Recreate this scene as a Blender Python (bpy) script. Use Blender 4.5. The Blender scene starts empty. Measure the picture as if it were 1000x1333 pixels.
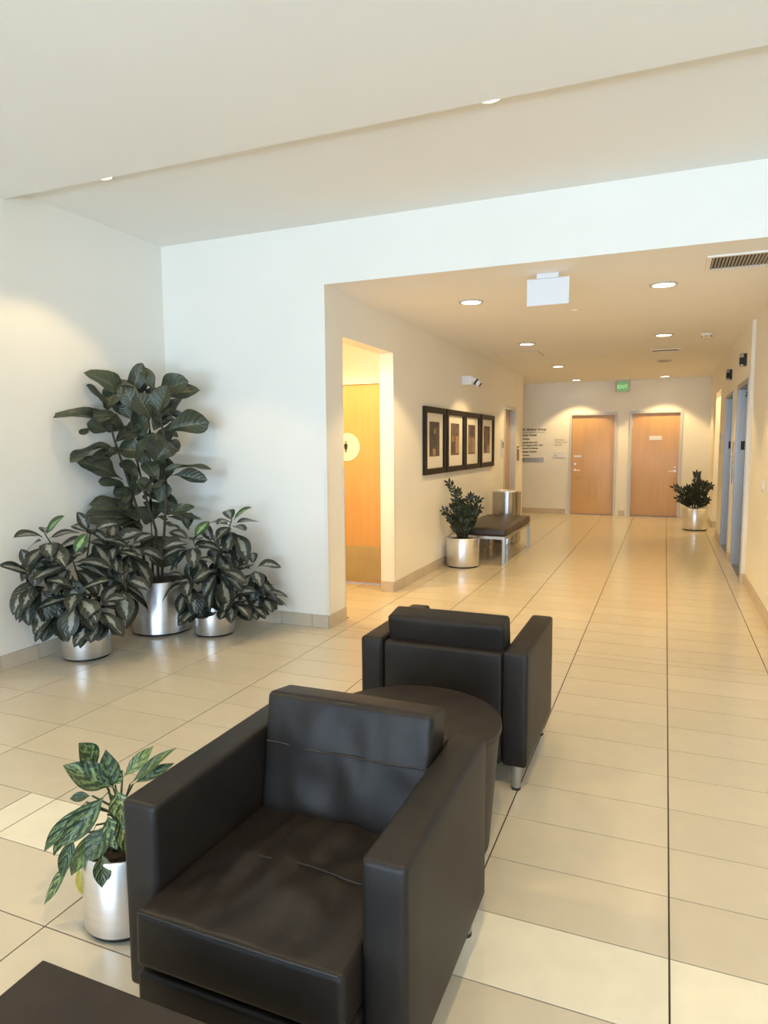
import bpy, bmesh, math, random
from mathutils import Vector, Matrix, noise
random.seed(11)
PI = math.pi
scene = bpy.context.scene
COL = scene.collection

# ------------------------------------------------------------------ camera
cam_data = bpy.data.cameras.new('camera')
cam = bpy.data.objects.new('camera', cam_data); COL.objects.link(cam)
CAM_H = 1.5037
RX = Vector((0.92420261, 0.38184306, -0.00673896))
UP = Vector((-0.03211088, 0.09527939, 0.99493252))
FW = Vector((-0.38055016, 0.91930284, -0.10031878))
m = Matrix((RX, UP, -FW)).transposed().to_4x4()
m.translation = (0, 0, CAM_H)
cam.matrix_world = m
cam_data.sensor_fit = 'AUTO'; cam_data.sensor_width = 36.0
FPX = 883.08
cam_data.lens = FPX * 36.0 / 1333.0
cam_data.clip_start = 0.05
scene.camera = cam

# ------------------------------------------------------------------ world, daylight, exposure
world = bpy.data.worlds.new('world'); scene.world = world
world.use_nodes = True
bg = world.node_tree.nodes['Background']
bg.inputs['Color'].default_value = (0.72, 0.86, 1.0, 1)
bg.inputs['Strength'].default_value = 1.0

def area_light(name, loc, target, sx, sy, energy, color):
    d = bpy.data.lights.new(name, 'AREA'); d.shape = 'RECTANGLE'; d.size = sx; d.size_y = sy
    d.energy = energy; d.color = color
    o = bpy.data.objects.new(name, d); COL.objects.link(o)
    o.location = loc
    o.rotation_euler = (Vector(target) - Vector(loc)).to_track_quat('-Z', 'Y').to_euler()
    return o
# daylight entering through the window wall behind the photographer
area_light('window_daylight', (0.2, -4.35, 1.7), (0.2, 0, 1.7), 7.4, 2.7, 255, (0.62, 0.79, 1.0))
# unseen uplight added to brighten the ceiling, like daylight bounced off outside ground
area_light('ceiling_fill', (0.2, -4.6, 0.25), (0.2, 0.6, 3.1), 7.4, 1.2, 620, (0.59, 0.78, 1.0))

scene.view_settings.view_transform = 'Standard'
scene.view_settings.look = 'None'
scene.view_settings.gamma = 1.0
scene.view_settings.use_curve_mapping = False
scene.view_settings.exposure = 0.29
WARM = (1.0, 0.69, 0.31)
SPOT_W = 67
scene.cycles.max_bounces = 8
scene.cycles.diffuse_bounces = 6
scene.cycles.sample_clamp_indirect = 6.0

# ------------------------------------------------------------------ materials
MATS = {}
def nodes_of(name):
    mt = bpy.data.materials.new(name); mt.use_nodes = True
    nt = mt.node_tree
    return mt, nt, nt.nodes['Principled BSDF']
def mat(name, color, rough=0.6, metal=0.0, var=0.0, vscale=6.0, bump=0.0, bscale=120.0, spec=0.5, obj_random=0.0, coords='Object', stretch=None, coat=0.0):
    """plain procedural material: colour with a little noise, fine relief"""
    if name in MATS: return MATS[name]
    mt, nt, p = nodes_of(name)
    p.inputs['Base Color'].default_value = (*color, 1)
    p.inputs['Roughness'].default_value = rough
    p.inputs['Metallic'].default_value = metal
    p.inputs['Specular IOR Level'].default_value = spec
    if coat:
        p.inputs['Coat Weight'].default_value = coat; p.inputs['Coat Roughness'].default_value = 0.15
    L = nt.links.new
    tc = nt.nodes.new('ShaderNodeTexCoord')
    src = tc.outputs[coords]
    if stretch:
        mp = nt.nodes.new('ShaderNodeMapping'); mp.inputs['Scale'].default_value = stretch
        L(src, mp.inputs['Vector']); src = mp.outputs['Vector']
    col_out = None
    if var:
        n = nt.nodes.new('ShaderNodeTexNoise'); n.inputs['Scale'].default_value = vscale; n.inputs['Detail'].default_value = 4
        L(src, n.inputs['Vector'])
        r = nt.nodes.new('ShaderNodeMapRange'); r.inputs['From Min'].default_value = 0.3; r.inputs['From Max'].default_value = 0.7
        r.inputs['To Min'].default_value = 1 - var; r.inputs['To Max'].default_value = 1 + var
        L(n.outputs['Fac'], r.inputs['Value'])
        fac = r.outputs['Result']
        if obj_random:
            oi = nt.nodes.new('ShaderNodeObjectInfo')
            r2 = nt.nodes.new('ShaderNodeMapRange'); r2.inputs['To Min'].default_value = 1 - obj_random; r2.inputs['To Max'].default_value = 1 + obj_random
            L(oi.outputs['Random'], r2.inputs['Value'])
            mu = nt.nodes.new('ShaderNodeMath'); mu.operation = 'MULTIPLY'
            L(fac, mu.inputs[0]); L(r2.outputs['Result'], mu.inputs[1]); fac = mu.outputs[0]
        vm = nt.nodes.new('ShaderNodeVectorMath'); vm.operation = 'SCALE'
        vm.inputs[0].default_value = color
        L(fac, vm.inputs['Scale']); L(vm.outputs['Vector'], p.inputs['Base Color'])
    if bump:
        n2 = nt.nodes.new('ShaderNodeTexNoise'); n2.inputs['Scale'].default_value = bscale; n2.inputs['Detail'].default_value = 3
        L(src, n2.inputs['Vector'])
        b = nt.nodes.new('ShaderNodeBump'); b.inputs['Strength'].default_value = bump; b.inputs['Distance'].default_value = 0.004
        L(n2.outputs['Fac'], b.inputs['Height']); L(b.outputs['Normal'], p.inputs['Normal'])
    MATS[name] = mt
    return mt
def emit(name, color, strength):
    if name in MATS: return MATS[name]
    mt, nt, p = nodes_of(name)
    p.inputs['Base Color'].default_value = (*color, 1)
    p.inputs['Emission Color'].default_value = (*color, 1)
    p.inputs['Emission Strength'].default_value = strength
    MATS[name] = mt
    return mt

paint = mat('wall_paint', (0.84, 0.82, 0.75), 0.7, var=0.012, vscale=2.0, bump=0.12, bscale=260)
ceil_paint = mat('ceiling_paint', (0.84, 0.83, 0.79), 0.8, var=0.012, vscale=1.5, bump=0.08, bscale=220)
tile_m = mat('floor_tile', (0.57, 0.508, 0.39), 0.18, var=0.025, vscale=9, obj_random=0.035, spec=0.5)
tile_far_m = mat('floor_tile_far', (0.57, 0.508, 0.39), 0.18, var=0.025, vscale=9, spec=0.5)
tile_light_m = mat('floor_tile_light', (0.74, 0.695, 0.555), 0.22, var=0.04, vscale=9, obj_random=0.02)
grout_m = mat('grout', (0.055, 0.040, 0.026), 0.9, var=0.1, vscale=20)
base_m = mat('baseboard_tile', (0.56, 0.48, 0.37), 0.4, var=0.05, vscale=10, obj_random=0.04)
base_grout = mat('baseboard_grout', (0.32, 0.27, 0.2), 0.9, var=0.05)
leather = mat('leather', (0.0140, 0.0115, 0.0098), 0.47, var=0.25, vscale=5, bump=0.12, bscale=320, spec=0.28)
leather_seam = mat('leather_stitch', (0.012, 0.010, 0.009), 0.5)
lam = mat('dark_laminate', (0.024, 0.018, 0.014), 0.45, var=0.2, vscale=14, bump=0.05, bscale=200, spec=0.32)
def brushed(name, color, rough, aniso):
    mt = mat(name, color, rough, 1.0, var=0.05, vscale=40, stretch=(0.06, 0.06, 1))
    nt = mt.node_tree; p = nt.nodes['Principled BSDF']
    p.inputs['Anisotropic'].default_value = aniso; p.inputs['Anisotropic Rotation'].default_value = 0.25
    tg = nt.nodes.new('ShaderNodeTangent'); tg.direction_type = 'RADIAL'; tg.axis = 'Z'
    nt.links.new(tg.outputs[0], p.inputs['Tangent'])
    return mt
steel = brushed('brushed_steel', (0.82, 0.83, 0.85), 0.36, 0.65)
steel_dark = mat('elevator_steel', (0.40, 0.395, 0.39), 0.42, 1.0, var=0.06, vscale=50, stretch=(1, 1, 0.04))
bin_steel = brushed('bin_steel', (0.50, 0.48, 0.46), 0.26, 0.8)
leg_metal = mat('leg_metal', (0.42, 0.42, 0.41), 0.4, 0.9, var=0.05)
rubber = mat('black_rubber', (0.012, 0.012, 0.012), 0.6, var=0.1)
white_plastic = mat('white_plastic', (0.76, 0.77, 0.78), 0.4, var=0.01)
cream_plastic = mat('cream_plastic', (0.80, 0.77, 0.70), 0.45, var=0.01)
dark_grille = mat('dark_void', (0.03, 0.027, 0.024), 0.8, var=0.1)
black = mat('black_paint', (0.010, 0.010, 0.010), 0.5, var=0.1)
frame_black = mat('frame_black', (0.010, 0.008, 0.007), 0.5, var=0.1, spec=0.3)
mat_board = mat('mat_board', (0.85, 0.80, 0.69), 0.8, var=0.01)
maple = mat('maple_door', (0.60, 0.355, 0.145), 0.45, var=0.05, vscale=5, stretch=(3, 3, 0.35), coat=0.15)
frame_grey = mat('door_frame_grey', (0.58, 0.59, 0.60), 0.45, var=0.02)
kick_m = mat('kick_plate', (0.42, 0.34, 0.19), 0.45, 0.0, var=0.06)
soil_m = mat('soil', (0.035, 0.024, 0.016), 0.95, var=0.3, vscale=40, bump=0.8, bscale=60)
bark = mat('bark', (0.055, 0.042, 0.028), 0.8, var=0.3, vscale=25, bump=0.3, bscale=60)
stem_green = mat('stem_green', (0.05, 0.075, 0.03), 0.6, var=0.2)
glass_m = None

def glass(name='thin_glass'):
    if name in MATS: return MATS[name]
    mt = bpy.data.materials.new(name); mt.use_nodes = True; nt = mt.node_tree
    nt.nodes.remove(nt.nodes['Principled BSDF'])
    out = nt.nodes['Material Output']
    t = nt.nodes.new('ShaderNodeBsdfTransparent'); t.inputs['Color'].default_value = (0.97, 0.98, 0.98, 1)
    g = nt.nodes.new('ShaderNodeBsdfGlossy'); g.inputs['Roughness'].default_value = 0.03
    fr = nt.nodes.new('ShaderNodeFresnel'); fr.inputs['IOR'].default_value = 1.45
    mx = nt.nodes.new('ShaderNodeMixShader')
    nt.links.new(fr.outputs[0], mx.inputs[0]); nt.links.new(t.outputs[0], mx.inputs[1]); nt.links.new(g.outputs[0], mx.inputs[2])
    nt.links.new(mx.outputs[0], out.inputs['Surface'])
    MATS[name] = mt
    return mt

def leaf_material(name, dark, light, kind):
    """leaf colouring from the leaf's own UV: u across, v along"""
    mt, nt, p = nodes_of(name); L = nt.links.new
    p.inputs['Roughness'].default_value = 0.42
    uv = nt.nodes.new('ShaderNodeTexCoord')
    sep = nt.nodes.new('ShaderNodeSeparateXYZ'); L(uv.outputs['UV'], sep.inputs[0])
    def math_(op, a, b=None, c=None):
        n = nt.nodes.new('ShaderNodeMath'); n.operation = op
        for k, x in enumerate((a, b, c)):
            if x is None: continue
            if isinstance(x, (int, float)): n.inputs[k].default_value = x
            else: L(x, n.inputs[k])
        return n.outputs[0]
    d = math_('ABSOLUTE', math_('MULTIPLY_ADD', sep.outputs['X'], 2.0, -1.0))
    v = sep.outputs['Y']
    oi = nt.nodes.new('ShaderNodeObjectInfo')
    cmb = nt.nodes.new('ShaderNodeCombineXYZ'); L(sep.outputs['X'], cmb.inputs[0]); L(v, cmb.inputs[1])
    L(math_('MULTIPLY', oi.outputs['Random'], 40.0), cmb.inputs[2])
    nz = nt.nodes.new('ShaderNodeTexNoise'); nz.inputs['Scale'].default_value = 9.0 if kind == 'silver' else (11.0 if kind == 'mottled' else 6.0)
    nz.inputs['Detail'].default_value = 4; L(cmb.outputs[0], nz.inputs['Vector'])
    nf = nz.outputs['Fac']
    if kind == 'silver':
        e = math_('ADD', d, math_('MULTIPLY_ADD', nf, 0.9, -0.45))
        lim = math_('MULTIPLY', math_('SINE', math_('MULTIPLY', v, PI)), 0.40)
        mask = math_('SMOOTH_MIN', math_('MULTIPLY', math_('SUBTRACT', lim, e), 7.0), 1.0, 0.1)
        mask = math_('MAXIMUM', mask, 0.0)
    elif kind == 'mottled':
        w = math_('SINE', math_('MULTIPLY_ADD', v, 22.0, math_('MULTIPLY', d, -8.0)))
        e = math_('ADD', math_('MULTIPLY', w, 0.10), nf)
        mask = math_('MAXIMUM', math_('MINIMUM', math_('MULTIPLY', math_('SUBTRACT', e, 0.47), 9.0), 1.0), 0.0)
        rim = math_('MINIMUM', math_('MULTIPLY', math_('SUBTRACT', 0.95, d), 6.0), 1.0)
        mask = math_('MULTIPLY', mask, math_('MAXIMUM', rim, 0.0))
        mask = math_('MULTIPLY', mask, math_('MULTIPLY_ADD', oi.outputs['Random'], 0.5, 0.5))
    else:
        mid = math_('LESS_THAN', d, 0.045)
        w = math_('SINE', math_('MULTIPLY_ADD', v, 44.0, math_('MULTIPLY', d, -14.0)))
        mask = math_('MAXIMUM', math_('MULTIPLY', mid, 0.8), math_('MULTIPLY', math_('GREATER_THAN', w, 0.93), 0.30))
        mask = math_('ADD', mask, math_('MULTIPLY_ADD', nf, 0.35, -0.14))
        mask = math_('MAXIMUM', mask, 0.0)
    mx = nt.nodes.new('ShaderNodeMix'); mx.data_type = 'RGBA'
    L(mask, mx.inputs['Factor']); mx.inputs['A'].default_value = (*dark, 1); mx.inputs['B'].default_value = (*light, 1)
    hs = nt.nodes.new('ShaderNodeHueSaturation'); L(mx.outputs['Result'], hs.inputs['Color'])
    L(math_('MULTIPLY_ADD', oi.outputs['Random'], 0.5, 0.75), hs.inputs['Value'])
    L(hs.outputs['Color'], p.inputs['Base Color'])
    b = nt.nodes.new('ShaderNodeBump'); b.inputs['Strength'].default_value = 0.3; b.inputs['Distance'].default_value = 0.01
    L(math_('MULTIPLY', math_('SINE', math_('MULTIPLY_ADD', v, 44.0, math_('MULTIPLY', d, -14.0))), 0.3), b.inputs['Height'])
    L(b.outputs['Normal'], p.inputs['Normal'])
    MATS[name] = mt
    return mt
fig_leaf = leaf_material('fig_leaf', (0.036, 0.045, 0.026), (0.12, 0.145, 0.08), 'fig')
silver_leaf = leaf_material('silver_leaf', (0.020, 0.027, 0.019), (0.23, 0.245, 0.21), 'silver')
mottled_leaf = leaf_material('mottled_leaf', (0.022, 0.045, 0.018), (0.19, 0.27, 0.10), 'mottled')
zz_leaf = mat('zz_leaf', (0.014, 0.024, 0.010), 0.35, var=0.4, vscale=8)
yellow_leaf = mat('yellow_leaf', (0.50, 0.42, 0.06), 0.5, var=0.2, vscale=10)
lime_leaf = leaf_material('lime_leaf', (0.06, 0.10, 0.03), (0.24, 0.30, 0.09), 'mottled')
fresh_leaf = leaf_material('fresh_leaf', (0.035, 0.075, 0.025), (0.20, 0.33, 0.13), 'silver')

# ------------------------------------------------------------------ mesh helpers
class MB:
    """collects boxes, lathes, tubes for ONE mesh object"""
    def __init__(s): s.v = []; s.f = []; s.mi = []; s.cur = 0
    def add(s, vs, fs):
        o = len(s.v); s.v += [tuple(p) for p in vs]; s.f += [tuple(i + o for i in f) for f in fs]; s.mi += [s.cur] * len(fs)
        return s
    def box(s, a, b, bev=0.0):
        x0, y0, z0 = (min(p, q) for p, q in zip(a, b)); x1, y1, z1 = (max(p, q) for p, q in zip(a, b))
        if bev > 0:
            bm = bmesh.new(); bmesh.ops.create_cube(bm, size=1)
            for v in bm.verts: v.co = ((x0+x1)/2 + v.co.x*(x1-x0), (y0+y1)/2 + v.co.y*(y1-y0), (z0+z1)/2 + v.co.z*(z1-z0))
            bmesh.ops.bevel(bm, geom=bm.edges[:], offset=bev, segments=2, affect='EDGES', profile=0.5)
            bm.verts.index_update()
            s.add([v.co[:] for v in bm.verts], [[v.index for v in f.verts] for f in bm.faces]); bm.free()
            return s
        return s.add([(x0,y0,z0),(x1,y0,z0),(x1,y1,z0),(x0,y1,z0),(x0,y0,z1),(x1,y0,z1),(x1,y1,z1),(x0,y1,z1)],
                     [(0,3,2,1),(4,5,6,7),(0,1,5,4),(1,2,6,5),(2,3,7,6),(3,0,4,7)])
    def lathe(s, prof, c=(0,0,0), n=32, axis='Z', cap=True):
        vs = []; fs = []; k = len(prof)
        for i in range(n):
            a = 2*PI*i/n
            for r, h in prof:
                q = (r*math.cos(a), r*math.sin(a), h)
                if axis == 'Y': q = (q[0], q[2], q[1])
                if axis == 'X': q = (q[2], q[0], q[1])
                vs.append((q[0]+c[0], q[1]+c[1], q[2]+c[2]))
        for i in range(n):
            j = (i+1) % n
            for t in range(k-1):
                q = (i*k+t, j*k+t, j*k+t+1, i*k+t+1)
                fs.append(q if axis != 'Y' else q[::-1])
        if cap:
            fs.append(tuple(i*k for i in range(n))[::-1] if axis != 'Y' else tuple(i*k for i in range(n)))
            fs.append(tuple(i*k+k-1 for i in range(n)) if axis != 'Y' else tuple(i*k+k-1 for i in range(n))[::-1])
        return s.add(vs, fs)
    def tube(s, pts, r, n=6):
        pts = [Vector(p) for p in pts]; vs = []; fs = []
        rr = r if isinstance(r, (list, tuple)) else [r]*len(pts)
        for i, p in enumerate(pts):
            d = (pts[min(i+1, len(pts)-1)] - pts[max(i-1, 0)]).normalized()
            u = d.cross(Vector((0, 0, 1)))
            if u.length < 1e-3: u = d.cross(Vector((1, 0, 0)))
            u.normalize(); w = d.cross(u)
            for k in range(n):
                a = 2*PI*k/n; vs.append(p + rr[i]*(math.cos(a)*u + math.sin(a)*w))
        for i in range(len(pts)-1):
            for k in range(n):
                l = (k+1) % n; fs.append((i*n+k, i*n+l, (i+1)*n+l, (i+1)*n+k))
        fs.append(tuple(range(n))[::-1]); fs.append(tuple((len(pts)-1)*n+k for k in range(n)))
        return s.add(vs, fs)
    def mesh(s, name, mats, smooth=False):
        me = bpy.data.meshes.new(name); me.from_pydata(s.v, [], s.f)
        for mm in (mats if isinstance(mats, (list, tuple)) else [mats]): me.materials.append(mm)
        for p, k in zip(me.polygons, s.mi): p.material_index = k
        if smooth:
            for p in me.polygons: p.use_smooth = True
            try: me.set_sharp_from_angle(angle=math.radians(38))
            except Exception: pass
        me.update()
        return me
    def build(s, name, mats, parent=None, smooth=False):
        return link(name, s.mesh(name, mats, smooth), parent)
def link(name, me, parent=None, loc=None):
    o = bpy.data.objects.new(name, me); COL.objects.link(o)
    if parent is not None: o.parent = parent
    if loc is not None: o.location = loc
    return o
def thing(name, label, cat, loc=(0, 0, 0), rz=0.0, group=None, kind=None):
    o = bpy.data.objects.new(name, None); COL.objects.link(o)
    o.empty_display_size = 0.1; o.location = loc; o.rotation_euler = (0, 0, rz)
    return tag(o, label, cat, group, kind)
def tag(o, label=None, cat=None, group=None, kind=None):
    if label: o['label'] = label
    if cat: o['category'] = cat
    if group: o['group'] = group
    if kind: o['kind'] = kind
    return o
def struct(o, label=None, cat=None):
    return tag(o, label, cat, kind='structure')
def copy_tree(o, parent=None):
    c = o.copy(); COL.objects.link(c); c.parent = parent
    for ch in list(o.children): copy_tree(ch, c)
    return c
def text_mesh(name, body, size, m_, parent, origin, xdir, zdir, depth=0.0015, align='LEFT', bold=0.0):
    """lettering as a thin raised mesh; origin = baseline start"""
    cu = bpy.data.curves.new('txt', 'FONT'); cu.body = body; cu.size = size; cu.align_x = align; cu.extrude = depth; cu.offset = bold
    cu.resolution_u = 2
    tmp = bpy.data.objects.new('txt', cu); COL.objects.link(tmp)
    dg = bpy.context.evaluated_depsgraph_get()
    me = bpy.data.meshes.new_from_object(tmp.evaluated_get(dg)); me.name = name
    bpy.data.objects.remove(tmp); bpy.data.curves.remove(cu)
    xd = Vector(xdir).normalized(); zd = Vector(zdir).normalized(); nd = xd.cross(zd)
    mtx = Matrix((xd, zd, nd)).transposed().to_4x4(); mtx.translation = origin
    me.transform(mtx); me.materials.clear(); me.materials.append(m_)
    return link(name, me, parent)
def in_view(p, margin=0):
    d = Vector(p) - Vector((0, 0, CAM_H)); z = d.dot(FW)
    if z < 0.05: return False
    u = 500 + FPX*d.dot(RX)/z; v = 666.5 - FPX*d.dot(UP)/z
    return -margin < u < 1000+margin and -margin < v < 1333+margin
def rounded_box(sx, sy, sz, r, cuts=10, puff=(0, 0, 0), wrinkle=0.0, wscale=6.0, seed=0.0, wface=None):
    """rounded box mesh data centred at the origin; puff bulges each face, wrinkle adds folds"""
    hx, hy, hz = sx/2, sy/2, sz/2
    def axis(h):
        a = [-h, -h+r*0.25, -h+r*0.6, -h+r]
        n = max(2, int(cuts))
        a += [-h+r + (2*h-2*r)*i/n for i in range(1, n)]
        return a + [h-r, h-r*0.6, h-r*0.25, h]
    AX, AY, AZ = axis(hx), axis(hy), axis(hz)
    idx = {}; vs = []; fs = []
    def vert(p):
        k = tuple(round(c, 5) for c in p)
        if k in idx: return idx[k]
        q = Vector((max(-hx+r, min(hx-r, p[0])), max(-hy+r, min(hy-r, p[1])), max(-hz+r, min(hz-r, p[2]))))
        d = Vector(p) - q
        w = q + d.normalized()*r if d.length > 1e-9 else q
        a, b, c = p[0]/hx, p[1]/hy, p[2]/hz
        w = w + Vector((puff[0]*a*(1-b*b)*(1-c*c), puff[1]*b*(1-a*a)*(1-c*c), puff[2]*c*(1-a*a)*(1-b*b)))
        if wrinkle and d.length > 1e-9:
            nn = d.normalized()
            f = noise.noise(Vector((w.x*wscale*0.55+w.y*wscale*0.9+seed, w.y*wscale*0.5-w.x*wscale*1.6, w.z*wscale+seed)))
            f2 = abs(noise.noise(Vector((w.x*wscale*1.5+seed*2, w.y*wscale*0.7+w.x*wscale, w.z*wscale*1.2))))
            k_ = 1.0
            if wface: k_ = max(0.0, nn.dot(Vector(wface)))**2*(1-a**4)*(1-b**4 if wface[1] == 0 else 1-c**4)
            w = w + nn*wrinkle*k_*(f*0.9 - f2*1.2)
        idx[k] = len(vs); vs.append(w); return idx[k]
    def face(A, B, fn, flip):
        for i in range(len(A)-1):
            for j in range(len(B)-1):
                q = [vert(fn(A[i], B[j])), vert(fn(A[i+1], B[j])), vert(fn(A[i+1], B[j+1])), vert(fn(A[i], B[j+1]))]
                fs.append(q[::-1] if flip else q)
    face(AX, AY, lambda a, b: (a, b, hz), False); face(AX, AY, lambda a, b: (a, b, -hz), True)
    face(AX, AZ, lambda a, b: (a, -hy, b), False); face(AX, AZ, lambda a, b: (a, hy, b), True)
    face(AY, AZ, lambda a, b: (hx, a, b), False); face(AY, AZ, lambda a, b: (-hx, a, b), True)
    return vs, fs
def rbox_obj(name, size, loc, r, m_, parent, rot=(0, 0, 0), **kw):
    vs, fs = rounded_box(*size, r, **kw)
    b = MB(); b.add(vs, fs)
    me = b.mesh(name, m_)
    for p in me.polygons: p.use_smooth = True
    o = link(name, me, parent, loc); o.rotation_euler = rot
    return o

# plant layouts, metres in the room
FIDDLE= [[-3.95, 4.28, 1.855, -3.95, 3.922, 2.073, 0.117], [-3.95, 4.264, 1.866, -3.826, 4.278, 2.12, 0.111], [-3.77, 4.35, 1.926, -3.811, 4.288, 2.114, 0.092], [-3.785, 4.386, 1.923, -3.511, 4.397, 2.004, 0.129], [-3.792, 4.399, 1.704, -3.621, 4.471, 1.874, 0.16], [-3.742, 4.426, 1.618, -3.431, 4.537, 1.701, 0.148], [-3.798, 4.301, 1.434, -3.682, 4.419, 1.617, 0.092], [-3.658, 4.478, 1.698, -3.793, 4.375, 1.74, 0.068], [-3.894, 4.377, 1.625, -3.95, 4.297, 1.856, 0.185], [-3.891, 4.207, 1.712, -3.95, 4.149, 1.872, 0.136], [-3.95, 4.025, 1.783, -3.95, 3.87, 1.94, 0.117], [-3.95, 4.024, 1.766, -3.95, 4.131, 1.977, 0.136], [-3.95, 4.011, 1.684, -3.95, 3.606, 1.738, 0.117], [-3.95, 4.069, 1.491, -3.95, 3.676, 1.461, 0.105], [-3.95, 4.15, 1.232, -3.95, 3.8, 1.414, 0.123], [-3.95, 4.172, 1.182, -3.95, 3.945, 1.242, 0.074], [-3.95, 4.107, 1.449, -3.95, 3.866, 1.419, 0.08], [-3.95, 3.842, 1.623, -3.95, 3.761, 1.594, 0.049], [-3.95, 4.104, 1.533, -3.925, 4.3, 1.655, 0.117], [-3.82, 4.301, 1.453, -3.95, 4.149, 1.485, 0.154], [-3.788, 4.361, 1.13, -3.774, 4.432, 1.395, 0.222], [-3.656, 4.307, 1.307, -3.333, 4.419, 1.36, 0.08], [-3.687, 4.332, 0.955, -3.441, 4.33, 1.012, 0.092], [-3.682, 4.303, 0.884, -3.608, 4.453, 0.826, 0.092], [-3.95, 4.237, 1.159, -3.95, 4.264, 1.312, 0.099], [-3.895, 4.327, 1.067, -3.729, 4.256, 1.254, 0.136], [-3.907, 4.36, 1.102, -3.678, 4.455, 1.025, 0.08], [-3.95, 4.294, 0.969, -3.95, 3.898, 1.1, 0.123], [-3.941, 4.229, 0.913, -3.95, 3.831, 1.001, 0.154], [-3.95, 4.246, 1.029, -3.95, 4.146, 1.171, 0.068], [-3.909, 4.269, 1.01, -3.863, 4.406, 0.891, 0.142], [-3.906, 4.358, 0.774, -3.709, 4.399, 0.556, 0.222], [-3.748, 4.294, 0.932, -3.717, 4.383, 0.911, 0.043], [-3.487, 4.359, 0.823, -3.519, 4.305, 0.975, 0.055], [-3.824, 4.386, 1.624, -3.798, 4.504, 1.813, 0.148], [-3.754, 4.276, 1.712, -3.74, 4.152, 1.883, 0.16], [-3.95, 4.182, 1.623, -3.95, 4.028, 1.708, 0.123], [-3.744, 4.281, 1.38, -3.703, 4.289, 1.591, 0.16], [-3.838, 4.206, 1.261, -3.95, 4.167, 1.382, 0.111], [-3.846, 4.302, 1.563, -3.939, 4.31, 1.717, 0.148], [-3.696, 4.269, 1.229, -3.799, 4.256, 1.38, 0.123], [-3.95, 4.215, 1.075, -3.95, 4.064, 1.027, 0.136], [-3.859, 4.255, 0.826, -3.95, 4.134, 0.837, 0.136], [-3.763, 4.345, 1.038, -3.731, 4.38, 1.192, 0.123], [-3.818, 4.213, 1.741, -3.859, 4.108, 1.971, 0.136], [-3.676, 4.273, 1.71, -3.595, 4.263, 1.944, 0.136], [-3.95, 4.13, 0.776, -3.95, 4.013, 0.852, 0.111], [-3.828, 4.339, 0.755, -3.908, 4.292, 0.681, 0.123], [-3.95, 4.116, 1.858, -3.95, 4.249, 2.034, 0.123], [-3.884, 4.374, 1.779, -3.811, 4.418, 1.963, 0.123], [-3.864, 4.2, 1.382, -3.703, 4.157, 1.531, 0.123], [-3.95, 4.022, 1.62, -3.95, 3.859, 1.663, 0.099], [-3.736, 4.396, 1.531, -3.625, 4.434, 1.469, 0.111], [-3.915, 4.241, 1.135, -3.95, 4.072, 1.146, 0.099], [-3.757, 4.264, 1.137, -3.797, 4.176, 1.233, 0.099], [-3.707, 4.308, 0.764, -3.574, 4.329, 0.706, 0.111]]
FSTEM= [[(-3.873, 4.284, 0.457), (-3.921, 4.265, 1.01), (-3.95, 4.201, 1.26), (-3.95, 4.082, 1.562), (-3.95, 4.026, 1.795)], [(-3.822, 4.306, 0.457), (-3.815, 4.308, 1.071), (-3.8, 4.315, 1.623), (-3.819, 4.307, 1.865)], [(-3.752, 4.334, 0.456), (-3.701, 4.356, 1.07), (-3.682, 4.363, 1.439), (-3.738, 4.34, 1.912)], [(-3.781, 4.322, 0.456), (-3.785, 4.321, 0.822), (-3.859, 4.29, 1.133), (-3.915, 4.267, 1.441), (-3.943, 4.255, 1.854)]]
AGLA= [[-1.609, 1.531, 0.5, -1.634, 1.499, 0.58, 0.0621], [-1.55, 1.534, 0.443, -1.635, 1.455, 0.531, 0.069], [-1.558, 1.541, 0.437, -1.565, 1.528, 0.55, 0.0506], [-1.539, 1.56, 0.467, -1.487, 1.625, 0.538, 0.0345], [-1.54, 1.592, 0.431, -1.442, 1.665, 0.523, 0.0345], [-1.546, 1.611, 0.421, -1.46, 1.679, 0.467, 0.0276], [-1.647, 1.515, 0.39, -1.74, 1.444, 0.264, 0.0345], [-1.651, 1.535, 0.363, -1.76, 1.49, 0.22, 0.0276], [-1.56, 1.519, 0.436, -1.644, 1.43, 0.312, 0.0598], [-1.668, 1.474, 0.21, -1.746, 1.42, 0.094, 0.0414], [-1.659, 1.478, 0.301, -1.696, 1.452, 0.191, 0.0368], [-1.574, 1.481, 0.348, -1.617, 1.43, 0.222, 0.046], [-1.528, 1.521, 0.453, -1.474, 1.489, 0.387, 0.0529], [-1.528, 1.499, 0.351, -1.566, 1.441, 0.27, 0.0621], [-1.531, 1.455, 0.289, -1.492, 1.417, 0.22, 0.0414], [-1.651, 1.47, 0.204, -1.623, 1.471, 0.116, 0.0276], [-1.645, 1.538, 0.399, -1.704, 1.514, 0.392, 0.0253], [-1.56, 1.551, 0.445, -1.541, 1.559, 0.487, 0.0276], [-1.514, 1.505, 0.383, -1.435, 1.473, 0.296, 0.046], [-1.556, 1.51, 0.371, -1.492, 1.471, 0.308, 0.046]]
H1= [(-3.95, 3.334, 0.913), (-3.706, 3.39, 0.769), (-3.674, 3.728, 0.814), (-3.95, 3.361, 0.583), (-3.598, 3.327, 0.562), (-3.507, 3.635, 0.59), (-3.499, 3.422, 0.445), (-3.805, 3.349, 0.435), (-3.63, 3.855, 0.799), (-3.95, 3.251, 0.683), (-3.769, 3.635, 0.905)]
H3= [(-3.15, 4.465, 0.917), (-3.382, 4.261, 0.786), (-3.001, 4.526, 0.553), (-3.103, 4.214, 0.599), (-3.354, 4.164, 0.503), (-2.949, 4.548, 0.366), (-3.058, 4.286, 0.35), (-3.282, 4.248, 0.31), (-2.98, 4.427, 0.296), (-3.34, 4.494, 0.726)]

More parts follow.
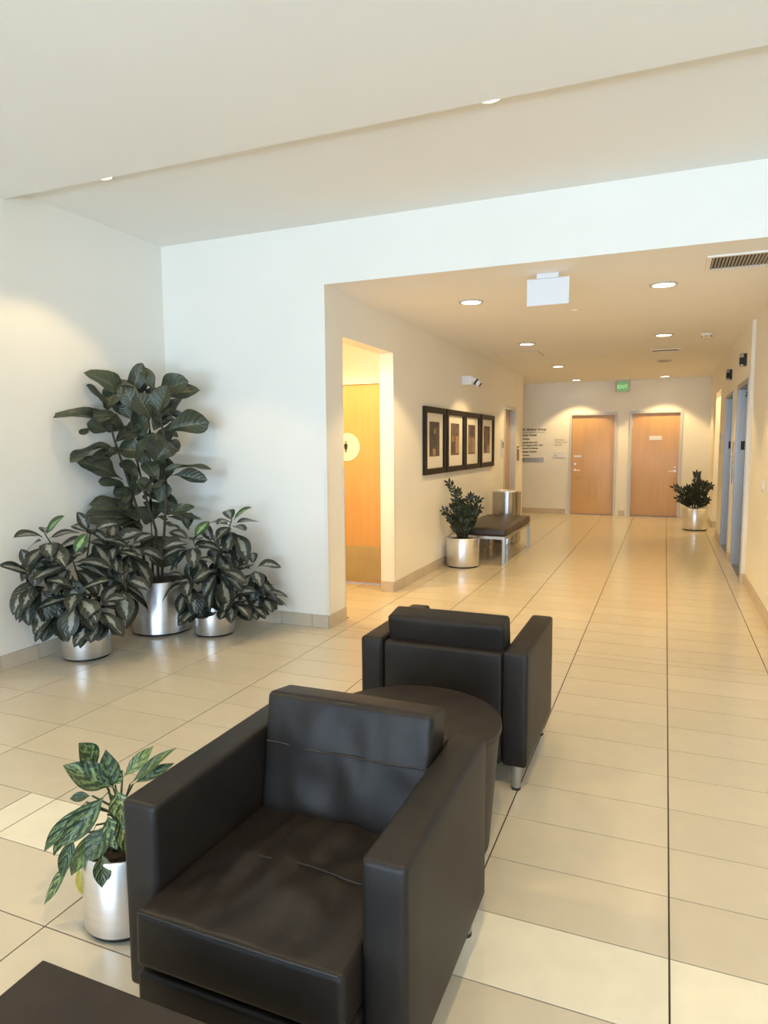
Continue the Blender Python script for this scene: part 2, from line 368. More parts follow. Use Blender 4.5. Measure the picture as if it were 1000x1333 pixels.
# ------------------------------------------------------------------ the setting
XL, XW, YO, XR, XE = -2.50, -4.07, 4.85, 0.82, 0.785     # hall left wall, lobby left wall, opening plane, hall right wall, elevator wall
ZH, ZC, ZN, YB = 2.74, 3.20, 3.12, 14.65                 # hall ceiling, lobby ceiling, dropped lobby ceiling, end wall
X0, SX, Y0, SY = 0.058, 0.605, 2.016, 0.293              # floor tile grid

floor = struct(MB().box((-4.6, -4.3, -0.08), (4.7, 14.9, -0.003)).build('floor', grout_m), 'cream polished stone-look tile floor with thin dark joints', 'floor')
def floor_ok(x0, y0, x1, y1):
    """clip a tile to the rooms; None where no room is"""
    if y1 <= YO: lo, hi = XW+0.0, 4.5
    elif y0 >= YO:
        lo, hi = XL, XR
        if 5.16 <= y0 < 6.58: lo = -3.9
        if y0 >= 12.9: lo = -4.4
        if 12.0 <= y0 < 13.2: hi = 2.2
    else: lo, hi = XL, XR
    a, b = max(x0, lo), min(x1, hi)
    return (a, b) if b-a > 0.03 else None
tile_meshes = {}
rest = MB()
GX, GY = 0.0028, 0.0021
n_tiles = 0
for j in range(-21, 44):
    ya, yb = Y0+j*SY, Y0+(j+1)*SY
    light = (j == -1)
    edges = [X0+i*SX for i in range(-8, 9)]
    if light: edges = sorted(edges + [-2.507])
    for xa, xb in zip(edges[:-1], edges[1:]):
        yb_ = min(yb, YB)
        spans = [(ya, yb_)]
        if ya < YO < yb_: spans = [(ya, YO), (YO, yb_)]
        for (p, q) in spans:
            if q-p < 0.03: continue
            c = floor_ok(xa, p, xb, q)
            if not c: continue
            a, b = c
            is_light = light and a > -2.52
            mid = ((a+b)/2, (p+q)/2, 0)
            near = 0.6 < p < 7.0 and any(in_view((x, y, 0), 4) for x in (a, mid[0], b) for y in (p, q)) and a < 1.3
            if near and n_tiles < 298:
                key = (round(b-a, 3), round(q-p, 3), is_light)
                if key not in tile_meshes:
                    w, h = (b-a)/2-GX, (q-p)/2-GY
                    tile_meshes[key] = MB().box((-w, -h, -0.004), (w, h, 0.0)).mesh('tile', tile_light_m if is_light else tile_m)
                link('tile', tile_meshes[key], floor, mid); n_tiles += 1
            else:
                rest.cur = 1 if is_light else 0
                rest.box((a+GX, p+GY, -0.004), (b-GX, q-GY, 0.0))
tag(rest.build('tile_field', [tile_far_m, tile_light_m], floor), kind='stuff')

def wall(name, boxes, label=None, m_=paint):
    b = MB()
    for p, q in boxes: b.box(p, q)
    return struct(b.build(name, m_), label, 'wall')
wall('wall_left', [((XW-0.15, -4.2, 0), (XW, 5.0, 3.4))], 'cream side wall of the lobby behind the tall plants')
wall('wall_front', [((XW, YO, 0), (XL, 5.0, 3.4)), ((XL, YO, ZH), (XR, 5.0, 3.4)), ((XR, YO, 0), (4.6, 5.0, 3.4))], 'white lobby wall and header around the wide hallway opening')
TW = 0.145
wall('wall_hall_left', [((XL-TW, 5.0, 0), (XL, 5.165, ZH)), ((XL-TW, 5.165, 2.385), (XL, 6.30, ZH)), ((XL-TW, 6.30, 0), (XL, 11.29, ZH)),
                        ((XL-TW, 11.29, 2.125), (XL, 12.23, ZH)), ((XL-TW, 12.23, 0), (XL, 12.9, ZH))], 'cream hallway wall with framed prints and a restroom opening')
wall('wall_end', [((-4.5, YB, 0), (-1.86, YB+0.15, ZH)), ((-1.86, YB, 2.105), (-0.92, YB+0.15, ZH)), ((-0.92, YB, 0), (-0.68, YB+0.15, ZH)),
                  ((-0.68, YB, 2.12), (0.30, YB+0.15, ZH)), ((0.30, YB, 0), (1.2, YB+0.15, ZH))], 'cream end wall of the hallway with two wooden doors')
wall('wall_hall_right', [((XR, 5.0, 0), (1.15, 8.0, ZH)), ((XE, 8.0, 0), (1.15, 8.04, ZH)), ((XE, 8.04, 2.165), (1.15, 9.21, ZH)), ((XE, 9.21, 0), (1.15, 9.75, ZH)),
                         ((XE, 9.75, 2.14), (1.15, 10.92, ZH)), ((XE, 10.92, 0), (0.93, 12.02, ZH)), ((XE, 12.02, 2.335), (0.93, 13.17, ZH)), ((XE, 13.17, 0), (0.93, YB, ZH))],
     'cream hallway wall holding the two elevators')
wall('wall_alcove_far', [((0.93, 13.17, 0), (2.3, 13.3, ZH))], 'bright lit wall inside the side opening past the elevators')
wall('wall_alcove_side', [((2.2, 11.9, 0), (2.3, 13.17, ZH)), ((0.93, 11.85, 0), (2.3, 12.02, ZH))])
wall('wall_alcove_left', [((-4.5, 12.9, 0), (-4.4, YB, ZH)), ((-4.5, 12.75, 0), (XL-TW, 12.9, ZH))])  # unseen walls, added to keep this alcove light-tight
wall('wall_vestibule', [((-3.98, 5.0, 0), (-3.88, 6.72, ZH)), ((-3.88, 6.58, 0), (-3.64, 6.72, ZH)), ((-3.64, 6.58, 2.20), (-2.70, 6.72, ZH)), ((-2.70, 6.58, 0), (XL-TW, 6.72, ZH))],
     'warm yellow wall over the restroom door')
wall('wall_right', [((4.5, -4.2, 0), (4.65, 4.85, 3.4))])
# window wall behind the photographer
wall('wall_back', [((-4.1, -4.2, 0), (-3.6, -4.05, 3.4)), ((4.0, -4.2, 0), (4.6, -4.05, 3.4)), ((-3.6, -4.2, 3.05), (4.0, -4.05, 3.4)), ((-3.6, -4.2, 0), (4.0, -4.05, 0.15))])
for k in range(4):
    xa = -3.6 + 1.9*k
    w = thing('window_%d' % (k+1), 'tall clear lobby window', 'window', (xa+0.95, -4.12, 0.15), kind='structure')
    f = MB()
    for a, b in (((-0.95, -0.05, 0), (-0.90, 0.05, 2.9)), ((0.90, -0.05, 0), (0.95, 0.05, 2.9)), ((-0.9, -0.05, 0), (0.9, 0.05, 0.06)), ((-0.9, -0.05, 2.84), (0.9, 0.05, 2.9))): f.box(a, b)
    f.build('window_frame', frame_grey, w)
    MB().box((-0.9, -0.006, 0.06), (0.9, 0.006, 2.84)).build('pane', glass(), w)
struct(MB().box((-4.2, -4.2, ZN), (4.65, 3.342, 3.42)).build('ceiling', ceil_paint), 'bright dropped plaster ceiling over the lobby seats', 'ceiling')
struct(MB().box((-4.2, 3.342, ZC), (4.65, 5.0, 3.42)).build('ceiling_upper', ceil_paint), 'shaded higher strip of lobby ceiling before the hallway header', 'ceiling')
struct(MB().box((-4.6, 5.0, ZH), (2.4, 14.85, 2.95)).build('ceiling_hall', ceil_paint), 'warm lit hallway ceiling with recessed lights', 'ceiling')

# tile baseboards: a grout backing with every tile a piece of its own
def baseboard(name, p, q, normal, h=0.105, step=0.295, off=0.0):
    p, q = Vector((*p, 0)), Vector((*q, 0)); n = Vector((*normal, 0)); d = (q-p); L = d.length; d.normalize()
    t0, t1 = 0.006, 0.011
    def bx(b, s, e, z0, z1, t):
        a = p + d*s; c = p + d*e + n*t
        b.box((a.x, a.y, z0), (c.x, c.y, z1))
    b = MB(); bx(b, 0, L, 0.0, h, t0)
    o = struct(b.build(name, base_grout), None, 'baseboard')
    s = -off
    while s < L:
        a, e = max(s, 0), min(s+step, L)
        if e-a > 0.01:
            t = MB(); bx(t, a+0.0015, e-0.0015, 0.001, h-0.001, t1); t.build('tile', base_m, o)
        s += step
    return o
baseboard('baseboard_left', (XW, 0.9), (XW, YO), (1, 0), off=0.165)
baseboard('baseboard_front', (XW+0.012, YO), (XL, YO), (0, -1), off=0.07)
baseboard('baseboard_hall_entry', (XL, YO-0.011), (XL, 5.165), (1, 0), off=0.10)
baseboard('baseboard_jamb_far', (XL, 6.30), (XL-TW, 6.30), (0, -1))
baseboard('baseboard_hall_left', (XL, 6.289), (XL, 11.24), (1, 0), off=0.0)
baseboard('baseboard_hall_corner', (XL, 12.30), (XL, 12.9), (1, 0))
baseboard('baseboard_end_left', (-4.4, YB), (-1.92, YB), (0, -1))
baseboard('baseboard_end_middle', (-0.86, YB), (-0.74, YB), (0, -1))
baseboard('baseboard_end_right', (0.36, YB), (XE, YB), (0, -1))
baseboard('baseboard_hall_right', (XR, 5.0), (XR, 8.0), (-1, 0))
baseboard('baseboard_step', (XE-0.011, 8.0), (XR-0.011, 8.0), (0, -1))
baseboard('baseboard_elevator_near', (XE, 8.0), (XE, 8.035), (-1, 0))
baseboard('baseboard_elevator_pier', (XE, 9.215), (XE, 9.745), (-1, 0))
baseboard('baseboard_elevator_far', (XE, 10.925), (XE, 12.02), (-1, 0))
baseboard('baseboard_opening_far', (XE, 13.17), (2.2, 13.17), (0, -1))
baseboard('baseboard_hall_right_far', (XE, 13.17), (XE, YB), (-1, 0))

# corner guards on the hallway corners
def guard(x, y, sx, sy, label):
    b = MB(); w, t = 0.03, 0.0025
    b.box((x, y, 0.107), (x+sx*w, y-sy*t, 1.30)); b.box((x-sx*t, y-sy*t, 0.107), (x, y+sy*w, 1.30))
    tag(b.build('corner_guard', cream_plastic), label, 'corner guard', 'corner guards by the hallway opening')
guard(XL, YO, -1, 1, 'pale corner guard on the white wall edge at the hallway opening')
guard(XL, 6.30, -1, 1, 'pale corner guard on the lit far jamb of the restroom opening')
b = MB().box((XL, 5.135, 0.107), (XL+0.0025, 5.1675, 1.30)).box((XL-0.03, 5.165, 0.107), (XL+0.0025, 5.1675, 1.30))
tag(b.build('corner_guard', cream_plastic), 'pale corner guard on the near jamb of the restroom opening', 'corner guard', 'corner guards by the hallway opening')
# corner bead on the step of the elevator wall
# ---------------------------------------------------------------- doors
def end_door(n, xa, xb, top, hinge_right, label):
    """frame outer xa..xb, in wall_end"""
    d = thing('door_%d' % n, label, 'door', ((xa+xb)/2, YB, 0), kind='structure')
    w = (xb-xa)/2; fw = 0.045
    f = MB()
    f.box((-w, -0.02, 0), (-w+fw, 0.13, top)); f.box((w-fw, -0.02, 0), (w, 0.13, top)); f.box((-w+fw, -0.02, top-fw), (w-fw, 0.13, top))
    f.build('door_frame', frame_grey, d)
    lf = MB().box((-w+fw+0.003, 0.035, 0.008), (w-fw-0.003, 0.08, top-fw-0.003)).build('door_leaf', maple, d)
    s = -1 if hinge_right else 1
    hx = s*(w-fw-0.07)
    h = MB(); h.lathe([(0.026, 0), (0.026, -0.008), (0.012, -0.01), (0.012, -0.05)], (hx, 0.035, 0.92), 16, 'Y')
    h.tube([(hx, -0.012, 0.92), (hx-s*0.03, -0.016, 0.92), (hx-s*0.115, -0.010, 0.918)], 0.009, 8)
    h.build('lever_handle', steel, d, True)
    for z in (0.25, 1.05, 1.85):
        MB().lathe([(0.009, -0.06), (0.009, 0.06)], (-s*(w-fw), 0.032, z), 10).build('hinge', frame_grey, d, True)
    return d, hx, s
d1, hx, s1 = end_door(1, -1.86, -0.92, 2.105, True, 'left maple door in a grey frame at the hallway end')
MB().lathe([(0.022, 0), (0.022, -0.012), (0.01, -0.014)], (hx, 0.035, 1.05), 14, 'Y').build('deadbolt', steel, d1, True)
MB().box((hx-0.02, 0.030, 1.19), (hx+0.12, 0.035, 1.235)).build('notice', white_plastic, d1)
d2, hx, s2 = end_door(2, -0.68, 0.30, 2.12, False, 'right maple door with a white notice at the hallway end')
MB().box((-0.118, 0.029, 1.535), (0.118, 0.035, 1.62)).build('notice', white_plastic, d2)
MB().lathe([(0.016, 0), (0.016, -0.010), (0.008, -0.012)], (hx, 0.035, 1.0), 14, 'Y').build('deadbolt', steel, d2, True)
# recessed side door in the hallway's left wall
d3 = thing('door_3', 'recessed door in a grey frame beyond the steel bin', 'door', (XL, 11.76, 0), kind='structure')
f = MB(); f.box((-TW, 0.41, 0), (0.012, 0.47, 2.125)); f.box((-TW, -0.47, 0), (0.012, -0.41, 2.125)); f.box((-TW, -0.41, 2.065), (0.012, 0.41, 2.125))
f.build('door_frame', frame_grey, d3)
MB().box((-0.13, -0.408, 0.008), (-0.088, 0.408, 2.063)).build('door_leaf', mat('door_side', (0.50, 0.36, 0.24), 0.5, var=0.05, vscale=5, stretch=(3, 3, 0.4)), d3)
h = MB(); h.lathe([(0.026, 0), (0.026, 0.01), (0.012, 0.012), (0.012, 0.05)], (-0.088, -0.33, 0.95), 16, 'X'); h.tube([(-0.04, -0.33, 0.95), (-0.035, -0.22, 0.95)], 0.009, 8)
h.build('lever_handle', steel, d3, True)
# restroom door behind the opening
d4 = thing('door_4', 'orange-lit restroom door with a kick plate and round sign', 'door', (-3.17, 6.58, 0), kind='structure')
f = MB(); f.box((-0.47, -0.02, 0), (-0.42, 0.13, 2.20)); f.box((0.42, -0.02, 0), (0.47, 0.13, 2.20)); f.box((-0.42, -0.02, 2.125), (0.42, 0.13, 2.20)); f.box((-0.47, -0.028, 2.15), (0.47, -0.02, 2.165))
f.build('door_frame', paint, d4)
MB().box((-0.417, 0.0, 0.012), (0.417, 0.045, 2.122)).build('door_leaf', maple, d4)
MB().box((-0.40, -0.003, 0.03), (0.40, 0.0, 0.41)).build('kick_plate', kick_m, d4)
sg = MB().lathe([(0.150, 0), (0.150, -0.005), (0.147, -0.007)], (0.025, 0.0, 1.468), 48, 'Y').build('round_sign', cream_plastic, d4)
pg = MB(); c = (0.013, 1.47); yy = -0.0085
def flat(b, pts): # thin pictogram shape on the sign
    n = len(pts)
    b.add([(c[0]+x, yy, c[1]+z) for x, z in pts] + [(c[0]+x, yy+0.0015, c[1]+z) for x, z in pts],
          [tuple(range(n)), tuple(range(2*n-1, n-1, -1))] + [(i, i+n, (i+1) % n+n, (i+1) % n) for i in range(n)])
flat(pg, [(0.010*math.cos(t*PI/6), 0.052+0.010*math.sin(t*PI/6)) for t in range(12)])
flat(pg, [(-0.014, 0.038), (-0.026, 0.004), (-0.019, 0.002), (-0.012, 0.020), (-0.022, -0.020), (-0.012, -0.020), (-0.011, -0.055), (-0.002, -0.055), (-0.001, -0.020),
          (0.001, -0.020), (0.002, -0.055), (0.011, -0.055), (0.012, -0.020), (0.022, -0.020), (0.012, 0.020), (0.019, 0.002), (0.026, 0.004), (0.014, 0.038)])
pg.build('pictogram', black, sg)

# ---------------------------------------------------------------- elevators
def elevator(n, ya, yb, zi, zo, label, star):
    e = thing('door_%d' % n, label, 'elevator', (XE, 0, 0), kind='structure')
    fw = 0.055
    MB().box((-0.012, yb, 0), (0.21, yb+fw, zo)).build('jamb', steel_dark, e)
    MB().box((-0.012, ya-fw, 0), (0.21, ya, zo)).build('jamb', steel_dark, e)
    MB().box((-0.012, ya, zi), (0.21, yb, zo)).build('head', steel_dark, e)
    ym = (ya+yb)/2
    MB().box((0.20, ya+0.002, 0.012), (0.235, ym-0.002, zi)).build('door_panel', steel_dark, e)
    MB().box((0.20, ym+0.002, 0.012), (0.235, yb-0.002, zi)).build('door_panel', steel_dark, e)
    MB().box((0.0, ya, 0.0), (0.25, yb, 0.011)).build('sill', leg_metal, e)
    pl = MB().box((0.045, yb-0.004, 1.40), (0.145, yb, 1.505)).build('floor_plate', black, e)
    text_mesh('floor_number', '2', 0.075, white_plastic, pl, (0.082, yb-0.0045, 1.425), (1, 0, 0), (0, 0, 1), 0.0006)
    if star:
        b = MB()
        for k in range(3):
            a = PI*k/3+0.3; dx, dz = 0.045*math.cos(a), 0.045*math.sin(a); px, pz = -0.011*math.sin(a), 0.011*math.cos(a)
            q = [(0.115+sx*dx+sy*px, 2.05+sx*dz+sy*pz) for sx, sy in ((-1, -1), (1, -1), (1, 1), (-1, 1))]
            yk = yb-0.0015-0.0006*k
            b.add([(x, yk, z) for x, z in q] + [(x, yb, z) for x, z in q], [(0, 1, 2, 3), (7, 6, 5, 4), (0, 4, 5, 1), (1, 5, 6, 2), (2, 6, 7, 3), (3, 7, 4, 0)])
        b.build('star_mark', black, e)
    return e
elevator(5, 8.095, 9.155, 2.11, 2.165, 'nearer elevator doorway with steel jambs', True)
elevator(6, 9.805, 10.865, 2.10, 2.14, 'farther elevator doorway with steel jambs', False)

# ------------------------------------------------------------------ recessed lights
trim_m = mat('light_trim', (0.50, 0.45, 0.37), 0.35, var=0.01)
lamp_on = emit('lamp_lens', (1.0, 0.93, 0.80), 9.0)
lamp_off = mat('lamp_lens_off', (0.16, 0.13, 0.10), 0.3, 0.6, var=0.1)
def downlight(x, y, z, label, power=SPOT_W, r=0.105, lit=True, color=WARM, angle=110, group='recessed hallway ceiling lights'):
    t = thing('recessed_light', label, 'ceiling light', (x, y, z), group=group)
    MB().lathe([(r*0.80, -0.001), (r*0.80, -0.010), (r*0.9, -0.014), (r, -0.008), (r, 0.0)], n=32, cap=False).build('trim_ring', trim_m, t, True)
    MB().lathe([(r*0.82, -0.0015), (r*0.82, -0.0045), (0.001, -0.0055)], n=32, cap=False).build('lens', lamp_on if lit else lamp_off, t, True)
    if lit:
        d = bpy.data.lights.new('lamp', 'SPOT'); d.energy = power; d.color = color; d.spot_size = math.radians(angle); d.spot_blend = 0.25; d.shadow_soft_size = 0.06
        o = bpy.data.objects.new('lamp', d); COL.objects.link(o); o.parent = t; o.location = (0, 0, -0.035)
    return t
LH = 0.0
downlight(-1.62, 5.95, ZH, 'recessed light in the hall ceiling left of the hanging white sign')
downlight(-0.055, 5.93, ZH, 'largest recessed light, right of the hanging white sign near the ceiling grille')
downlight(-1.65, 8.72, ZH, 'second recessed light along the left row of the hall ceiling')
downlight(-0.06, 8.67, ZH, 'second recessed light along the right row, before the slot diffuser')
downlight(-1.66, 11.47, ZH, 'third recessed light along the left row of the hall ceiling')
downlight(-0.06, 11.42, ZH, 'unlit dark recessed fixture behind the slot diffuser', lit=False)
downlight(-1.68, 14.1, ZH, 'last recessed light of the left row, above the left door', 70, angle=102)
downlight(-0.05, 14.1, ZH, 'last recessed light of the right row, above the right door', 70, angle=102)
downlight(-3.336, 3.448, ZC, 'recessed light peeking past the ceiling edge near the left wall', 30, 0.075, angle=100, group='recessed lobby ceiling lights')
downlight(-0.855, 3.448, ZC, 'recessed light peeking past the ceiling edge above the seats', 24, 0.075, angle=100, group='recessed lobby ceiling lights')
for x, y, w in ((-2.7, 0.9, 'left'), (-0.2, 0.9, 'middle'), (2.0, 1.2, 'right')):  # out-of-view lights added to warm and brighten the near floor and seats
    downlight(x, y, ZN, 'unseen recessed light added in the dropped lobby ceiling over the seats, %s of three' % w, 95, 0.075, angle=110, group='recessed lobby ceiling lights')
downlight(-3.15, 5.45, ZH, 'recessed light inside the restroom entry', 125, color=(1.0, 0.63, 0.25), angle=140)
downlight(1.4, 12.6, ZH, 'recessed light inside the side opening past the elevators', 60, angle=150)

# ------------------------------------------------------------------ hall ceiling fittings
t = thing('supply_grille', 'long white ceiling air grille with dark slots', 'air vent', (0.66, 5.37, ZH))
gx, gy = 0.44, 0.2
f = MB(); f.box((-gx, -gy, -0.012), (-gx+0.03, gy, 0)); f.box((gx-0.03, -gy, -0.012), (gx, gy, 0)); f.box((-gx+0.03, -gy, -0.012), (gx-0.03, -gy+0.025, 0)); f.box((-gx+0.03, gy-0.025, -0.012), (gx-0.03, gy, 0))
f.build('grille_frame', cream_plastic, t)
MB().box((-gx+0.03, -gy+0.025, -0.002), (gx-0.03, gy-0.025, 0)).build('duct', dark_grille, t)
sl = MB().add([(-0.004, -0.175, -0.002), (0.004, -0.175, -0.012), (0.004, 0.175, -0.012), (-0.004, 0.175, -0.002), (-0.002, -0.175, -0.001), (0.006, -0.175, -0.011), (0.006, 0.175, -0.011), (-0.002, 0.175, -0.001)],
              [(0, 1, 2, 3), (7, 6, 5, 4), (0, 4, 5, 1), (1, 5, 6, 2), (2, 6, 7, 3), (3, 7, 4, 0)]).mesh('slat', mat('slat_grey', (0.45, 0.42, 0.37), 0.5, var=0.02))
for k in range(38): link('slat', sl, t, (-gx+0.04+k*0.0216, 0, 0))
t = thing('slot_diffuser', 'narrow dark slot air diffuser in the hall ceiling', 'air vent', (-0.04, 10.12, ZH))
MB().box((-0.19, -0.10, -0.008), (0.19, -0.07, 0)).box((-0.19, 0.07, -0.008), (0.19, 0.10, 0)).box((-0.19, -0.07, -0.008), (-0.165, 0.07, 0)).box((0.165, -0.07, -0.008), (0.19, 0.07, 0)).build('diffuser_frame', cream_plastic, t)
MB().box((-0.165, -0.07, -0.003), (0.165, 0.07, 0)).build('slot', dark_grille, t)
t = thing('hanging_sign', 'blank white sign panel hanging from the hall ceiling', 'sign', (-0.84, 5.22, ZH))
b = MB(); b.box((-0.155, -0.007, -0.225), (0.155, 0.007, -0.03), 0.006); b.build('sign_panel', white_plastic, t)
MB().box((-0.08, -0.028, -0.036), (0.08, 0.028, 0.0), 0.003).build('ceiling_mount', white_plastic, t)
t = thing('exit_sign', 'small green lit exit sign over the end doors', 'exit sign', (-0.835, YB-0.08, ZH))
MB().box((-0.12, -0.04, -0.03), (0.12, 0.04, 0)).build('canopy', mat('exit_canopy', (0.42, 0.40, 0.33), 0.4, 0.5, var=0.03), t)
MB().box((-0.135, -0.006, -0.235), (0.135, 0.0, -0.03)).build('glass_panel', mat('exit_edge', (0.55, 0.50, 0.34), 0.2, var=0.03), t)
MB().box((-0.10, -0.010, -0.225), (0.105, -0.006, -0.045)).build('green_face', emit('exit_green', (0.16, 0.42, 0.17), 0.38), t)
text_mesh('lettering', 'EXIT', 0.095, emit('exit_letter', (0.42, 0.75, 0.38), 0.45), t, (0.0, -0.0105, -0.165), (1, 0, 0), (0, 0, 1), 0.0005, 'CENTER', 0.002)
t = thing('smoke_detector', 'round cream smoke detector on the hall ceiling', 'smoke detector', (0.40, 8.8, ZH))
MB().lathe([(0.0, -0.048), (0.035, -0.047), (0.045, -0.040), (0.062, -0.026), (0.07, 0.0)], n=28, cap=False).build('housing', cream_plastic, t, True)
for k in range(6):
    a = k*PI/3+0.3
    MB().box((-0.014, -0.004, -0.036), (0.014, 0.004, -0.024)).build('sensor_slot', black, t).location = (0.053*math.cos(a), 0.053*math.sin(a), 0)
    t.children[-1].rotation_euler = (0, 0, a+PI/2)
def sprinkler(x, y, label):
    t = thing('sprinkler_cover', label, 'sprinkler', (x, y, ZH), group='ceiling sprinkler covers')
    MB().lathe([(0.0, -0.010), (0.036, -0.010), (0.042, -0.006), (0.042, -0.002), (0.034, -0.002), (0.034, 0.0)], n=24, cap=False).build('cover_plate', cream_plastic, t, True)
    MB().lathe([(0.030, -0.002), (0.030, 0.0)], n=20).build('escutcheon', mat('sprinkler_dark', (0.2, 0.16, 0.1), 0.5, var=0.1), t, True)
sprinkler(-0.82, 6.73, 'small sprinkler cover on the ceiling right below the hanging sign')
sprinkler(-0.825, 10.13, 'small sprinkler cover on the ceiling deeper in the hall')
sprinkler(-0.80, 13.4, 'tiny sprinkler cover on the ceiling before the exit sign')
t = thing('access_panel', 'flush ceiling access panel beside the left row of lights', 'access panel', (-1.95, 9.74, ZH))
MB().box((-0.30, -0.27, -0.004), (0.30, 0.27, -0.0005)).build('hatch', ceil_paint, t)
MB().box((-0.309, -0.279, -0.0012), (0.309, 0.279, 0)).build('hatch_frame', mat('hatch_gap', (0.30, 0.25, 0.18), 0.8, var=0.05), t)

# ------------------------------------------------------------------ left hallway wall
print_cols = [((0.13, 0.10, 0.085), (0.10, 0.10, 0.085), (0.34, 0.24, 0.15), (0.42, 0.30, 0.17)),
              ((0.17, 0.12, 0.10), (0.13, 0.085, 0.08), (0.40, 0.27, 0.14), (0.30, 0.20, 0.12)),
              ((0.19, 0.135, 0.11), (0.10, 0.075, 0.065), (0.28, 0.19, 0.13), (0.36, 0.25, 0.17)),
              ((0.22, 0.155, 0.12), (0.16, 0.11, 0.09), (0.30, 0.21, 0.14), (0.42, 0.29, 0.18))]
blocks = [[(0.42, 0.66, 0.62, 0.80, 2), (0.30, 0.25, 0.72, 0.62, 1), (0.34, 0.02, 0.60, 0.22, 3)],
          [(0.55, 0.06, 0.98, 0.60, 2), (0.02, 0.08, 0.5, 0.42, 1), (0.14, 0.44, 0.40, 0.62, 3)],
          [(0.25, 0.62, 0.85, 0.97, 1), (0.04, 0.03, 0.45, 0.58, 2), (0.52, 0.05, 0.96, 0.55, 3), (0.6, 0.1, 0.75, 0.5, 1)],
          [(0.30, 0.30, 0.62, 0.85, 2), (0.55, 0.02, 0.95, 0.26, 3), (0.04, 0.05, 0.36, 0.40, 1)]]
names = ['leftmost of four square framed prints, nearest the restroom opening', 'second framed print from the left, with an ochre block',
         'third framed print from the left, with a dark upper block', 'rightmost of four framed prints, nearest the recessed side door']
for k, (ya, yb) in enumerate(((7.17, 7.95), (7.995, 8.80), (8.815, 9.60), (9.66, 10.47))):
    t = thing('picture_frame', names[k], 'picture', (XL, (ya+yb)/2, 1.147), group='framed prints on the hallway wall')
    w, h, fb, dp = (yb-ya)/2, 0.77, 0.068, 0.036
    f = MB(); f.box((0, -w, 0), (dp, -w+fb, h)); f.box((0, w-fb, 0), (dp, w, h)); f.box((0, -w+fb, 0), (dp, w-fb, fb)); f.box((0, -w+fb, h-fb), (dp, w-fb, h))
    f.build('frame', frame_black, t)
    MB().box((0.002, -w+fb, fb), (0.012, w-fb, h-fb)).build('mat_board', mat_board, t)
    pw, z0, z1 = 0.185, 0.205, 0.605
    b = MB(); b.box((0.012, -pw, z0), (0.0135, pw, z1))
    for (u0, v0, u1, v1, ci) in blocks[k]:
        b.cur = ci; b.box((0.0135, -pw+u0*2*pw, z0+v0*(z1-z0)), (0.0142+0.0001*ci, -pw+u1*2*pw, z0+v1*(z1-z0)))
    b.build('print', [mat('print_%d_%d' % (k, q), cc, 0.8, var=0.3, vscale=18) for q, cc in enumerate(print_cols[k])], t)
t = thing('security_camera', 'white security camera bracketed high on the hallway wall', 'camera', (XL, 8.80, 2.32))
MB().box((0, -0.05, -0.055), (0.13, 0.05, 0.06), 0.006).build('mount_box', white_plastic, t)
b = MB(); b.lathe([(0.0, -0.08), (0.038, -0.08), (0.041, -0.07), (0.041, 0.075), (0.035, 0.08), (0.0, 0.08)], n=24, cap=False)
o = b.build('camera_body', white_plastic, t, True); o.location = (0.165, 0.0, -0.012); o.rotation_euler = (0, math.radians(125), 0)
MB().lathe([(0.0415, 0.005), (0.043, 0.008), (0.043, 0.028), (0.0415, 0.031)], n=24).build('collar', black, o, True)
l = MB().lathe([(0.030, 0.080), (0.030, 0.086), (0.0, 0.087)], n=20, cap=False).build('lens', black, o, True)
t = thing('card_reader', 'slim white card reader beside the recessed door', 'card reader', (XL, 11.13, 1.40))
MB().box((0, -0.055, -0.10), (0.02, 0.055, 0.16), 0.004).build('backplate', white_plastic, t)
MB().box((0.02, -0.035, 0.02), (0.026, 0.035, 0.12), 0.002).build('keypad', mat('keypad_grey', (0.25, 0.23, 0.2), 0.5, var=0.05), t)
t = thing('room_sign', 'narrow dark room sign past the recessed door', 'sign', (XL, 12.46, 1.18))
MB().box((0, -0.09, 0), (0.012, 0.09, 0.26), 0.002).build('plate', mat('sign_brown', (0.22, 0.17, 0.12), 0.4, var=0.05), t)
MB().box((0.012, -0.075, 0.20), (0.0135, 0.075, 0.235)).build('strip', cream_plastic, t)

# bench, bin
t = thing('bench', 'brown upholstered bench on square steel legs against the hallway wall', 'bench', (-2.105, 9.04, 0))
bw, bl = 0.315, 0.83
b = MB()
f = MB(); s = 0.0175
for x in (-bw+s, bw-s): f.box((x-s, -bl, 0.315), (x+s, bl, 0.35))
for y in (-bl+s, bl-s): f.box((-bw+2*s, y-s, 0.315), (bw-2*s, y+s, 0.35))
f.build('frame', leg_metal, t)
lm = MB().box((-s, -s, 0), (s, s, 0.315)).mesh('leg', leg_metal)
for x in (-bw+s, bw-s):
    for y in (-bl+s, bl-s): link('leg', lm, t, (x, y, 0))
bench_m = mat('bench_vinyl', (0.036, 0.026, 0.019), 0.42, var=0.25, vscale=7, bump=0.2, bscale=90)
rbox_obj('cushion', (2*bw+0.02, 2*bl+0.02, 0.10), (0, 0, 0.402), 0.03, bench_m, t, cuts=8, puff=(0, 0, 0.012), wrinkle=0.004, wscale=5)
t = thing('waste_bin', 'tall brushed steel cylinder bin behind the bench', 'waste bin', (-2.20, 10.18, 0))
MB().lathe([(0.19, 0.0), (0.19, 0.03), (0.215, 0.03), (0.215, 0.76), (0.211, 0.765)], n=40).build('body', bin_steel, t, True)
MB().lathe([(0.211, 0.765), (0.217, 0.765), (0.217, 0.785), (0.205, 0.79), (0.14, 0.787), (0.13, 0.775), (0.0, 0.77)], n=40, cap=False).build('lid_ring', steel, t, True)

